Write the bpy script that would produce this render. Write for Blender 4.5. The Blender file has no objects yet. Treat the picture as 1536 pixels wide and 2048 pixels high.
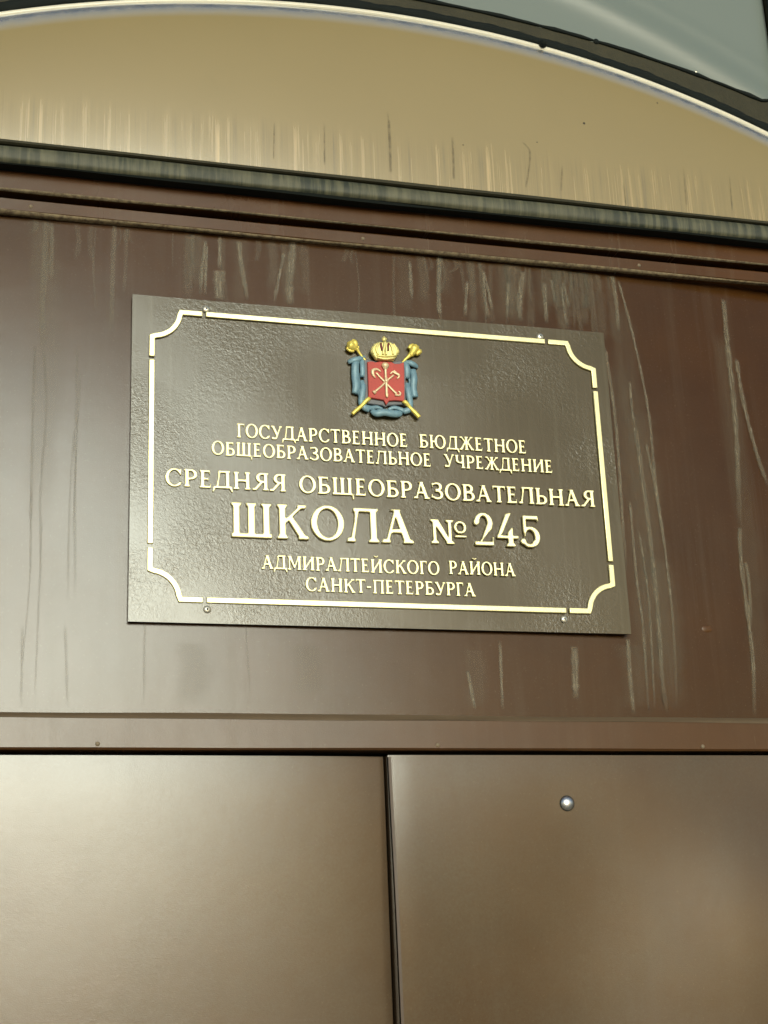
import bpy, bmesh, math, random
import numpy as np
from mathutils import Vector, Matrix
random.seed(7)
R = math.radians
scene = bpy.context.scene
GY = 2.1            # height of the plate's lower edge above the pavement
# ---------------------------------------------------------------- camera
# plate coordinates: X right, Y up, Z out of the wall; origin = lower left corner of the sign plate
def W(X, Y, Z=0.0):
    return Vector((X, -Z, Y + GY))
CAM = (-0.16166, -0.39176, 1.59133)
C2P = [[0.96360024, -0.04459907, -0.26360104], [-0.0396091, 0.95129032, -0.30574147], [0.2643969, 0.30505355, 0.91489705]]
cd = bpy.data.cameras.new('camera'); cam = bpy.data.objects.new('camera', cd); scene.collection.objects.link(cam)
M = Matrix(((1, 0, 0), (0, 0, -1), (0, 1, 0)))
cam.matrix_world = Matrix.Translation(W(*CAM)) @ (M @ Matrix(C2P)).to_4x4()
cd.sensor_fit = 'VERTICAL'; cd.sensor_height = 36; cd.lens = 36 * 2954.04 / 2048; cd.clip_start = .05; cd.clip_end = 500
scene.camera = cam
# ---------------------------------------------------------------- world, sun, exposure
SUN_EL, SUN_AZ = 12.0, 180.0        # a low hazy sun stands in front of the entrance
wd = bpy.data.worlds.new('World'); scene.world = wd; wd.use_nodes = True
nt = wd.node_tree; nt.nodes.clear()
sk = nt.nodes.new('ShaderNodeTexSky'); sk.sky_type = 'NISHITA'; sk.sun_disc = False
sk.sun_elevation = R(SUN_EL); sk.sun_rotation = R(SUN_AZ); sk.dust_density = 2.0; sk.air_density = 1.0
bg = nt.nodes.new('ShaderNodeBackground'); bg.inputs['Strength'].default_value = 0.06
wo = nt.nodes.new('ShaderNodeOutputWorld')
nt.links.new(sk.outputs[0], bg.inputs[0]); nt.links.new(bg.outputs[0], wo.inputs[0])
sd = bpy.data.lights.new('sun', 'SUN'); sd.energy = 1.1; sd.angle = R(22); sd.color = (.88, 1, .90)
sun = bpy.data.objects.new('sun', sd); scene.collection.objects.link(sun)
sv = Vector((math.sin(R(SUN_AZ)) * math.cos(R(SUN_EL)), math.cos(R(SUN_AZ)) * math.cos(R(SUN_EL)), math.sin(R(SUN_EL))))
sun.rotation_euler = sv.to_track_quat('Z', 'Y').to_euler(); sun.location = (0, 0, 20)
vs = scene.view_settings; vs.view_transform = 'Standard'; vs.look = 'None'; vs.gamma = 1; vs.exposure = 0.75; vs.use_curve_mapping = False
scene.render.engine = 'CYCLES'; scene.cycles.use_denoising = True

# ---------------------------------------------------------------- materials
class NB:
    def __init__(s, name):
        s.m = bpy.data.materials.new(name); s.m.use_nodes = True; s.t = s.m.node_tree; s.n = s.t.nodes
        s.p = s.n['Principled BSDF']; s.tc = s.n.new('ShaderNodeTexCoord')
    def set(s, **k):
        for a, b in k.items(): s.p.inputs[a.replace('_', ' ')].default_value = b
        return s
    def link(s, a, b): s.t.links.new(a, b)
    def mapping(s, sc, src='Object', rot=(0, 0, 0)):
        mp = s.n.new('ShaderNodeMapping'); mp.inputs['Scale'].default_value = sc; mp.inputs['Rotation'].default_value = rot
        s.link(s.tc.outputs[src], mp.inputs[0]); return mp.outputs[0]
    def noise(s, sc=1, detail=4, rough=.55, vec=None, dist=0):
        n = s.n.new('ShaderNodeTexNoise'); n.inputs['Scale'].default_value = sc; n.inputs['Detail'].default_value = detail
        n.inputs['Roughness'].default_value = rough; n.inputs['Distortion'].default_value = dist
        s.link(vec if vec else s.tc.outputs['Object'], n.inputs['Vector']); return n.outputs['Fac']
    def ramp(s, fac, stops):
        r = s.n.new('ShaderNodeValToRGB'); cr = r.color_ramp
        while len(cr.elements) < len(stops): cr.elements.new(.5)
        for e, (p, c) in zip(cr.elements, stops):
            e.position = p; e.color = (c, c, c, 1) if isinstance(c, (int, float)) else (*c, 1)
        s.link(fac, r.inputs[0]); return r.outputs[0]
    def math(s, op, a, b=0.0):
        n = s.n.new('ShaderNodeMath'); n.operation = op
        for i, v in enumerate((a, b)):
            if isinstance(v, (int, float)): n.inputs[i].default_value = v
            else: s.link(v, n.inputs[i])
        return n.outputs[0]
    def mix(s, fac, a, b):
        n = s.n.new('ShaderNodeMix'); n.data_type = 'RGBA'
        for k, v in ((0, fac), (6, a), (7, b)):
            if isinstance(v, tuple): n.inputs[k].default_value = (*v, 1)
            elif isinstance(v, (int, float)): n.inputs[k].default_value = v
            else: s.link(v, n.inputs[k])
        return n.outputs[2]
    def bump(s, h, strength, dist, prev=None):
        b = s.n.new('ShaderNodeBump'); b.inputs['Strength'].default_value = strength; b.inputs['Distance'].default_value = dist
        s.link(h, b.inputs['Height'])
        if prev: s.link(prev, b.inputs['Normal'])
        s.link(b.outputs[0], s.p.inputs['Normal']); return b.outputs[0]
    def col(s, c): s.link(c, s.p.inputs['Base Color']); return s
    def rgh(s, c): s.link(c, s.p.inputs['Roughness']); return s

def mat_brown(name, c=(.072, .032, .016), rough=.34, streak=.5, ior=2.0, dust=.12):
    b = NB(name); b.set(IOR=ior, Metallic=0.0)
    v = b.mapping((70, 2.2, 1)); n1 = b.noise(1, 5, .6, v)
    v2 = b.mapping((14, 1.0, 1)); n2 = b.noise(1, 4, .6, v2)
    f = b.math('MULTIPLY', b.ramp(n1, [(.48, 0.), (.78, 1.)]), b.ramp(n2, [(.4, 0.), (.7, 1.)]))
    n3 = b.noise(9, 5, .6)
    base = b.mix(b.ramp(n3, [(.3, 0.), (.7, 1.)]), tuple(x * .86 for x in c), tuple(x * 1.12 for x in c))
    spk = b.noise(420, 2, .5)
    base = b.mix(b.math('MULTIPLY', b.ramp(spk, [(.66, 0.), (.74, 1.)]), .22), base, (.19, .14, .075))
    film = b.math('MULTIPLY', b.ramp(b.noise(3.1, 6, .6), [(.36, .25), (.62, 1.)]), b.ramp(b.noise(330, 3, .6), [(.3, .6), (.7, 1.)]))
    base = b.mix(b.math('MULTIPLY', film, dust), base, (.125, .122, .092))
    b.col(b.mix(b.math('MULTIPLY', f, streak), base, (.16, .13, .085)))
    b.rgh(b.math('ADD', b.math('MULTIPLY', f, .30 * streak), b.math('ADD', b.math('MULTIPLY', b.noise(2.6, 5, .65), .22), rough - .11)))
    k = b.bump(b.noise(900, 3, .6), .3, .0003)
    b.bump(b.noise(60, 2, .5), .12, .0005, k)
    return b.m
BROWN = mat_brown('brown_enamel', (.060, .0230, .0040), .175, .22, 1.43)
BROWN_L = mat_brown('brown_enamel_leaf', (.074, .036, .0125), .21, .06, 1.56, .42)
BROWN_D = mat_brown('brown_enamel_rail', (.085, .034, .009), .25, .25, 1.42)

def mat_plate():
    b = NB('hammered_plate'); b.set(IOR=1.62, Roughness=.225)
    n = b.noise(5, 4, .6)
    v = b.mapping((120, 3, 1)); st = b.noise(1, 4, .6, v)
    c = b.mix(n, (.066, .049, .018), (.080, .060, .024))
    b.col(b.mix(b.math('MULTIPLY', b.ramp(st, [(.5, 0.), (.8, 1.)]), .35), c, (.15, .13, .08)))
    big = b.noise(230, 4, .6, None, .8)
    mask = b.ramp(b.noise(7, 2, .5), [(.42, .08), (.62, 1.)])
    k = b.bump(b.math('MULTIPLY', big, mask), .36, .0010)
    b.bump(b.noise(1100, 2, .5), .25, .0003, k)
    return b.m
PLATE = mat_plate()
def mat_gold():
    b = NB('gold_enamel'); b.set(Metallic=.5, Roughness=.33)
    b.col(b.mix(b.noise(90, 3, .6), (.97, .88, .44), (1.0, .95, .60)))
    b.bump(b.noise(500, 3, .6), .3, .0005)
    return b.m
GOLD = mat_gold()
def simple(name, c, rough=.5, metal=0., ior=1.5, var=.15, nsc=60, bs=.2, bd=.0005):
    b = NB(name); b.set(Roughness=rough, Metallic=metal, IOR=ior)
    b.col(b.mix(b.noise(nsc, 4, .6), tuple(x * (1 - var) for x in c), tuple(min(1, x * (1 + var)) for x in c)))
    b.bump(b.noise(nsc * 4, 3, .6), bs, bd)
    return b.m
BLACK = simple('black_rubber', (.010, .014, .013), .85, 0, 1.3)
RED = simple('red_enamel', (.50, .06, .045), .55)
GOLDY = simple('yellow_gold_enamel', (.93, .74, .17), .4, .35)
CREAM = simple('cream_gold_enamel', (.85, .66, .42), .4, .3)
BLUE = simple('blue_enamel', (.19, .33, .41), .45, .1, 1.5, .35, 140)
SILVER = simple('grey_silver', (.45, .45, .42), .35, .8)
GREYB = simple('grey_blue_enamel', (.16, .17, .19), .5)
RIVET = simple('painted_rivet', (.22, .17, .11), .5)
STEEL = simple('polished_steel', (.95, .96, .98), .33, 1.0, 1.5, .05)
SCREWM = simple('zinc_screw', (.8, .77, .66), .35, .8)
DARKRED = simple('dark_red_enamel', (.16, .01, .02), .5)
OLIVE = simple('weathered_olive_trim', (.042, .039, .021), .7, 0, 1.4, .4, 30, .6, .002)
PLASTER = simple('ochre_plaster', (.55, .44, .24), .9, 0, 1.4, .1, 3, .4, .004)
PLASTER2 = simple('pale_plaster', (.66, .60, .46), .9, 0, 1.4, .1, 2, .4, .004)
STONE = simple('grey_plinth_stone', (.27, .26, .24), .85, 0, 1.4, .2, 6)
ROOFM = simple('sheet_metal_roof', (.12, .05, .04), .5)
WOODW = simple('white_window_paint', (.75, .74, .7), .5)
GLASSD = simple('dark_window_glass', (.03, .04, .05), .08, 0, 1.6, .05, 3, 0)
BARK = simple('bark', (.10, .075, .05), .9, 0, 1.4, .3, 12, .6, .01)
LEAFM = simple('green_leaves', (.07, .11, .03), .6, 0, 1.4, .4, 2)

def mat_beige():
    b = NB('beige_enamel'); b.set(IOR=2.0)
    n = b.noise(6, 4, .6)
    c = b.mix(n, (.30, .232, .098), (.33, .255, .108))
    # run-off streaks that rise from the lower edge: mask by local height (object Y), broken by noise per column
    v = b.mapping((82, 1.2, 1)); cn = b.noise(1, 4, .75, v)
    v3 = b.mapping((11, 0.4, 1)); pat = b.noise(1, 4, .7, v3)
    sep = b.n.new('ShaderNodeSeparateXYZ'); b.link(b.tc.outputs['Object'], sep.inputs[0])
    hN = b.mapping((60, 0, 0)); hn = b.noise(1, 5, .8, hN)
    top = b.math('ADD', b.math('MULTIPLY', hn, .11), .004)
    d = b.math('DIVIDE', b.math('SUBTRACT', top, sep.outputs['Y']), .030)
    m = b.n.new('ShaderNodeClamp'); b.link(d, m.inputs[0])
    lt = b.math('MULTIPLY', b.math('MULTIPLY', b.ramp(cn, [(.50, 0.), (.62, 1.)]), m.outputs[0]), b.ramp(pat, [(.42, .0), (.60, .8)]))
    dk = b.math('MULTIPLY', b.math('MULTIPLY', b.ramp(cn, [(.34, 1.), (.44, 0.)]), m.outputs[0]), .55)
    lowg = b.math('MULTIPLY', b.math('MULTIPLY', b.ramp(b.noise(1, 5, .75, b.mapping((260, 2, 1))), [(.45, 0.), (.7, 1.)]), m.outputs[0]), .45)
    c = b.mix(lowg, c, (.20, .145, .065))
    c = b.mix(lt, c, (.52, .36, .14)); c = b.mix(dk, c, (.12, .11, .07))
    # metallic band put into the colour along the rolled edge as its sky highlight
    pa = b.n.new('ShaderNodeAttribute'); pa.attribute_name = 'rim_sheen'
    po_ = b.math('MULTIPLY', pa.outputs['Fac'], b.ramp(b.noise(60, 4, .6), [(.3, .75), (.6, 1.)]))
    b.col(b.mix(po_, c, (.72, .74, .76))); b.link(b.math('MULTIPLY', po_, .92), b.p.inputs['Metallic'])
    b.rgh(b.math('ADD', b.math('MULTIPLY', lt, .2), .24))
    b.bump(b.noise(700, 3, .6), .25, .0003)
    return b.m
BEIGE = mat_beige()
RIM = simple('cream_rim_enamel', (.80, .76, .62), .3, 0, 1.6, .06)
def mat_lip():
    b = NB('dirty_grey_green_lip'); b.set(Roughness=.6, IOR=1.5)
    v = b.mapping((150, 8, 8)); n = b.noise(1, 5, .65, v)
    n2 = b.noise(14, 4, .6)
    c = b.mix(b.ramp(n, [(.42, 0.), (.62, 1.)]), (.028, .036, .026), (.115, .115, .07))
    b.col(b.mix(b.ramp(n2, [(.4, 0.), (.75, .6)]), c, (.17, .16, .10)))
    b.bump(n, .6, .001); return b.m
LIP = mat_lip()
def mat_dust():
    b = NB('settled_dust'); b.set(Roughness=.95)
    n = b.noise(160, 5, .7)
    b.col(b.mix(b.ramp(n, [(.35, 0.), (.6, 1.)]), (.10, .07, .045), (.27, .215, .13)))
    b.bump(n, .4, .0006); return b.m
DUST = mat_dust()
DUSTY = simple('dusty_fold', (.125, .088, .052), .7, 0, 1.4, .18, 25, .15, .0003)
def mat_stain():
    b = NB('dried_drip_stain'); b.set(Roughness=.45); b.m.blend_method = 'BLEND' if hasattr(b.m, 'blend_method') else None
    at = b.n.new('ShaderNodeAttribute'); at.attribute_name = 'amt'
    v = b.mapping((420, 40, 1)); n = b.noise(1, 4, .6, v)
    b.col(b.mix(n, (.19, .155, .10), (.27, .225, .15)))
    a = b.math('MULTIPLY', at.outputs['Fac'], b.ramp(n, [(.28, .5), (.62, .95)]))
    b.link(a, b.p.inputs['Alpha']); return b.m
STAIN = mat_stain()
def mat_grime():
    b = NB('dark_run_grime'); b.set(Roughness=.7)
    at = b.n.new('ShaderNodeAttribute'); at.attribute_name = 'amt'
    n = b.noise(90, 4, .6); b.p.inputs['Base Color'].default_value = (.06, .05, .035, 1)
    b.link(b.math('MULTIPLY', at.outputs['Fac'], b.ramp(n, [(.35, .1), (.65, .5)])), b.p.inputs['Alpha']); return b.m
GRIME = mat_grime(); GRIMES = simple('speck_grime', (.07, .055, .035), .8)
def mat_pane():
    b = NB('blue_grey_pane'); b.set(IOR=1.6, Roughness=.28)
    b.col(b.mix(b.noise(4, 4, .6), (.185, .225, .208), (.205, .24, .222)))
    b.bump(b.noise(14, 2, .5), .2, .002); return b.m
PANE = mat_pane()

# ---------------------------------------------------------------- helpers
def tag(o, label=None, cat=None, group=None, kind=None):
    for k, v in (('label', label), ('category', cat), ('group', group), ('kind', kind)):
        if v: o[k] = v
    return o
class Thing:
    """an Empty at a base point; children are meshed in plate coordinates relative to it"""
    def __init__(s, name, label, cat, base=(0, 0, 0), group=None):
        s.o = bpy.data.objects.new(name, None); scene.collection.objects.link(s.o)
        s.o.location = W(*base); s.o.rotation_euler = (R(90), 0, 0); s.o.empty_display_size = .1
        s.b = Vector(base); tag(s.o, label, cat, group)
def link(name, me, mat, parent, loc=None):
    o = bpy.data.objects.new(name, me); scene.collection.objects.link(o)
    if mat and not me.materials: me.materials.append(mat)
    if parent: o.parent = parent
    if loc is not None: o.location = loc
    return o
def mesh(name, vs, fs, mat, th, parent=None, smooth=False, sub=None):
    off = sub if sub is not None else th.b
    me = bpy.data.meshes.new(name)
    me.from_pydata([(v[0] - off[0], v[1] - off[1], v[2] - off[2]) for v in vs], [], fs)
    me.validate()
    bm = bmesh.new(); bm.from_mesh(me); bmesh.ops.recalc_face_normals(bm, faces=bm.faces); bm.to_mesh(me); bm.free()
    if smooth:
        for p in me.polygons: p.use_smooth = True
    return link(name, me, mat, parent if parent else (th.o if th else None))
def box(name, x0, x1, y0, y1, z0, z1, mat, th, parent=None, bev=.0015):
    bm = bmesh.new()
    vs = [bm.verts.new((x - th.b[0], y - th.b[1], z - th.b[2])) for z in (z0, z1) for y in (y0, y1) for x in (x0, x1)]
    for f in ((0, 2, 3, 1), (4, 5, 7, 6), (0, 1, 5, 4), (2, 6, 7, 3), (0, 4, 6, 2), (1, 3, 7, 5)): bm.faces.new([vs[i] for i in f])
    if bev: bmesh.ops.bevel(bm, geom=bm.edges[:], offset=bev, segments=2, affect='EDGES')
    me = bpy.data.meshes.new(name); bm.to_mesh(me); bm.free()
    return link(name, me, mat, parent if parent else th.o)
def ap(x, y, z):
    """place a point at depth z where its sight line from the street meets the measured wall point"""
    k = (CAM[2] - z) / CAM[2]
    return (CAM[0] + (x - CAM[0]) * k, CAM[1] + (y - CAM[1]) * k, z)
def extrude_x(name, prof, x0, x1, mat, th, n=60, smooth=True, wob=0., closed=False, parent=None):
    """sweep a (y, z) profile along X"""
    vs, fs = [], []; m = len(prof)
    for i in range(n + 1):
        x = x0 + (x1 - x0) * i / n
        for j, (y, z) in enumerate(prof):
            w = wob * (math.sin(x * 9 + j) + .6 * math.sin(x * 23 + 2 * j))
            vs.append((x, y + w, z + w * .5))
    mm = m if closed else m - 1
    for i in range(n):
        for j in range(mm):
            k = (j + 1) % m
            fs.append((i * m + j, (i + 1) * m + j, (i + 1) * m + k, i * m + k))
    if closed: fs += [tuple(range(m)), tuple(range(n * m, n * m + m))]
    return mesh(name, vs, fs, mat, th, parent, smooth)
def tube(pts, rad, zs=1., seg=10, caps=True):
    """tube through pts [(x,y,z)], rad list, flattened in z by zs"""
    vs, fs = [], []; n = len(pts)
    for i, p in enumerate(pts):
        a = Vector(pts[max(0, i - 1)]); b = Vector(pts[min(n - 1, i + 1)]); t = (b - a); t.z = 0
        t = t.normalized() if t.length > 1e-9 else Vector((1, 0, 0)); s = Vector((-t.y, t.x, 0))
        for k in range(seg):
            an = 2 * math.pi * k / seg
            q = Vector(p) + s * (rad[i] * math.cos(an)) + Vector((0, 0, 1)) * (rad[i] * zs * math.sin(an)); vs.append(tuple(q))
    for i in range(n - 1):
        for k in range(seg):
            fs.append((i * seg + k, i * seg + (k + 1) % seg, (i + 1) * seg + (k + 1) % seg, (i + 1) * seg + k))
    if caps: fs += [tuple(range(seg))[::-1], tuple(range((n - 1) * seg, n * seg))]
    return vs, fs
def joinm(parts):
    V, F = [], []
    for v, f in parts:
        k = len(V); V += v; F += [tuple(i + k for i in q) for q in f]
    return V, F
def smooth_line(pts, n=4):
    """Catmull-Rom through points of any dimension"""
    P = [pts[0]] + list(pts) + [pts[-1]]; out = []
    for i in range(1, len(P) - 2):
        for k in range(n):
            t = k / n
            out.append(tuple(.5 * (2 * b + (c - a) * t + (2 * a - 5 * b + 4 * c - d) * t * t + (3 * b - a - 3 * c + d) * t ** 3)
                             for a, b, c, d in zip(P[i - 1], P[i], P[i + 1], P[i + 2])))
    out.append(tuple(pts[-1])); return out
def outline_mesh(name, loops, depth, bevel, res=2):
    """extruded, bevelled 2D outline -> mesh (front at z = depth, back at 0)"""
    cu = bpy.data.curves.new(name, 'CURVE'); cu.dimensions = '2D'; cu.fill_mode = 'BOTH'
    for lp in loops:
        sp = cu.splines.new('POLY'); sp.points.add(len(lp) - 1); sp.use_cyclic_u = True
        for i, (x, y) in enumerate(lp): sp.points[i].co = (x, y, 0, 1)
    cu.bevel_depth = bevel; cu.bevel_resolution = res; cu.extrude = max(1e-5, depth / 2 - bevel); cu.offset = -bevel
    o = bpy.data.objects.new(name, cu); scene.collection.objects.link(o)
    dg = bpy.context.evaluated_depsgraph_get()
    me = bpy.data.meshes.new_from_object(o.evaluated_get(dg)); me.name = name
    bpy.data.objects.remove(o); bpy.data.curves.remove(cu)
    for v in me.vertices: v.co.z += depth / 2
    me.materials.clear()
    return me
def dome(name, x, y, z, r, h, mat, th, parent=None, seg=16, rings=5):
    vs, fs = [], []
    for i in range(rings + 1):
        a = i / rings * math.pi / 2
        for k in range(seg):
            t = 2 * math.pi * k / seg; vs.append((x + r * math.cos(a) * math.cos(t), y + r * math.cos(a) * math.sin(t), z + h * math.sin(a)))
    for i in range(rings):
        for k in range(seg): fs.append((i * seg + k, i * seg + (k + 1) % seg, (i + 1) * seg + (k + 1) % seg, (i + 1) * seg + k))
    return mesh(name, vs, fs, mat, th, parent, True)
def sheet(name, x0, x1, y0, y1, zf, nx, ny, mat, th, thick=.004, parent=None):
    """a grid sheet facing out with a thickness, front at zf(x, y)"""
    vs, fs = [], []
    for j in range(ny + 1):
        for i in range(nx + 1):
            x = x0 + (x1 - x0) * i / nx; y = y0 + (y1 - y0) * j / ny; vs.append((x, y, zf(x, y)))
    w = nx + 1
    for j in range(ny):
        for i in range(nx): fs.append((j * w + i, j * w + i + 1, (j + 1) * w + i + 1, (j + 1) * w + i))
    rim = [i for i in range(w)] + [j * w + nx for j in range(1, ny + 1)] + [ny * w + i for i in range(nx - 1, -1, -1)] + [j * w for j in range(ny - 1, 0, -1)]
    m0 = len(vs)
    for i in rim: vs.append(vs[i])
    n0 = len(vs)
    for i in rim: vs.append((vs[i][0], vs[i][1], vs[i][2] - thick))
    for k in range(len(rim)):
        k2 = (k + 1) % len(rim); fs.append((m0 + k, n0 + k, n0 + k2, m0 + k2))
    o = mesh(name, vs, fs, mat, th, parent, False)
    for p in o.data.polygons:
        if abs(p.normal.z) > .7: p.use_smooth = True
    return o

XL, XR, XS = -.60, 1.20, .2905      # door opening left, right, seam
# ---------------------------------------------------------------- setting: pavement
def ground():
    b = NB('stone_paving'); b.set(Roughness=.85)
    br = b.n.new('ShaderNodeTexBrick'); br.inputs['Scale'].default_value = 1.0; br.inputs['Mortar Size'].default_value = .012
    br.inputs['Brick Width'].default_value = .6; br.inputs['Row Height'].default_value = .6
    br.inputs['Color1'].default_value = (.24, .23, .2, 1); br.inputs['Color2'].default_value = (.3, .28, .25, 1); br.inputs['Mortar'].default_value = (.09, .085, .075, 1)
    b.link(b.tc.outputs['Object'], br.inputs['Vector']); b.col(b.mix(b.ramp(b.noise(1.5, 6, .6), [(.3, .0), (.8, .5)]), br.outputs[0], (.14, .13, .11)))
    b.bump(b.noise(40, 5, .6), .4, .004)
    me = bpy.data.meshes.new('pavement'); s = 150
    me.from_pydata([(-s, -s, 0), (s, -s, 0), (s, s, 0), (-s, s, 0)], [], [(0, 1, 2, 3)])
    o = link('pavement', me, b.m, None); o['kind'] = 'structure'
ground()
# ---------------------------------------------------------------- school building the entrance belongs to
sb = Thing('school_building', 'ochre plastered school front around the brown steel entrance and its arched window', 'building', (.3, -GY, -.1))
box('wall', -7, XL - .08, -GY, 5.2, -.5, .05, PLASTER, sb, bev=0)
box('wall', XR + .08, 8, -GY, 5.2, -.5, .05, PLASTER, sb, bev=0)
box('wall', XL - .08, XR + .08, 1.36, 5.2, -.5, .05, PLASTER, sb, bev=0)
box('plinth', -7, XL - .08, -GY, -GY + .5, .05, .09, STONE, sb)
box('plinth', XR + .08, 8, -GY, -GY + .5, .05, .09, STONE, sb)
box('cornice', -7.2, 8.2, 5.2, 5.4, -.6, .25, PLASTER2, sb)
box('roof', -7.3, 8.3, 5.4, 5.5, -8, .35, ROOFM, sb)
box('rear_wall', -7, 8, -GY, 5.2, -8, -7.7, PLASTER, sb, bev=0)
box('side_wall', -7, -6.7, -GY, 5.2, -7.7, -.5, PLASTER, sb, bev=0)
box('side_wall', 7.7, 8, -GY, 5.2, -7.7, -.5, PLASTER, sb, bev=0)

# ---------------------------------------------------------------- door frame with header panel
fr = Thing('door_frame', 'brown steel door frame with the streaked header panel carrying the plaque', 'door frame', (.29, -GY, -.03))
box('jamb', XL - .08, XL, -GY, 1.36, -.12, .02, BROWN_D, fr)
box('jamb', XR, XR + .08, -GY, 1.36, -.12, .02, BROWN_D, fr)
HZ = -.008
def hz(x, y):   # the thin sheet of the header bulges a little between its folds
    u = (x - XL) / (XR - XL); v = (y + .10) / .59
    return HZ - .045 * max(0, x - .30) ** 2 - .03 * max(0, y - .22) ** 2 + .0012 * math.sin(x * 9 + 1) * math.sin(math.pi * v)
sheet('header_panel', XL, XR, -.105, .492, hz, 120, 50, BROWN, fr, .02)
# lower folded strip, standing proud with dust on its upper edge
prof = [(-.1045, -.030), (-.1035, HZ + .0), (-.1035, -.0025), (-.1065, .0005), (-.138, .001), (-.1402, -.001), (-.1402, -.03)]
extrude_x('lower_strip', prof, XL, XR, BROWN_D, fr, 80, False, .0002)
prof = [(-.0995, HZ + .0022), (-.1025, -.0028), (-.1060, .0009), (-.1068, .0011)]
extrude_x('dust_line', prof, XL, XR, DUSTY, fr, 300, True, .0004)
# backing of the frame, dark behind the gaps
box('backing', XL, XR, -.20, .60, -.07, -.045, BLACK, fr, bev=0)
# rails above the header panel
def rail(name, ya, yb, z, mat, back=-.04, lip=.0015):
    a = ap(0, ya, z)[1]; b = ap(0, yb, z)[1]
    extrude_x(name, [(a, back), (a, z - lip), (a + lip, z), (b - lip, z), (b, z - lip), (b, back)], XL, XR, mat, fr, 60, False, .0002, True)
rail('rail', .4905, .5075, .000, BROWN_D)
rail('rail', .5185, .5452, .007, BROWN_D)
prof = [(ap(0, .4862, -.004)[1], HZ + .001), (ap(0, .4870, -.002)[1], -.002), (ap(0, .4900, 0)[1], .0008), (ap(0, .4908, 0)[1], .0008)]
extrude_x('dust_line', prof, XL, XR, DUST, fr, 400, True, .0005)
y0 = ap(0, .5178, .0075)[1]
extrude_x('dust_line', [(y0, .004), (y0 + .0003, .0078), (y0 + .0018, .0078)], XL, XR, DUST, fr, 300, True, .0004)
for x, y, z in ((.2843, .4985, 0), (-.0303, -.1345, .001), (.3482, -.1345, .001), (.6783, -.1353, .001), (-.36, -.135, .001), (1.0, -.135, .001), (-.12, .4985, 0), (.66, .4985, 0)):
    dome('rivet', x, y, z, .0026, .0014, RIVET, fr, None, 10, 3)
# shallow dent with scraped dust
dn = dome('scrape', .7085, .0125, hz(.7085, .0125) - .0006, .0085, .0012, BROWN_D, fr, None, 18, 4); dn.scale = (1, .62, 1)
dn.location = (0, .0125 * .38 + GY * .38, 0)
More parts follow.
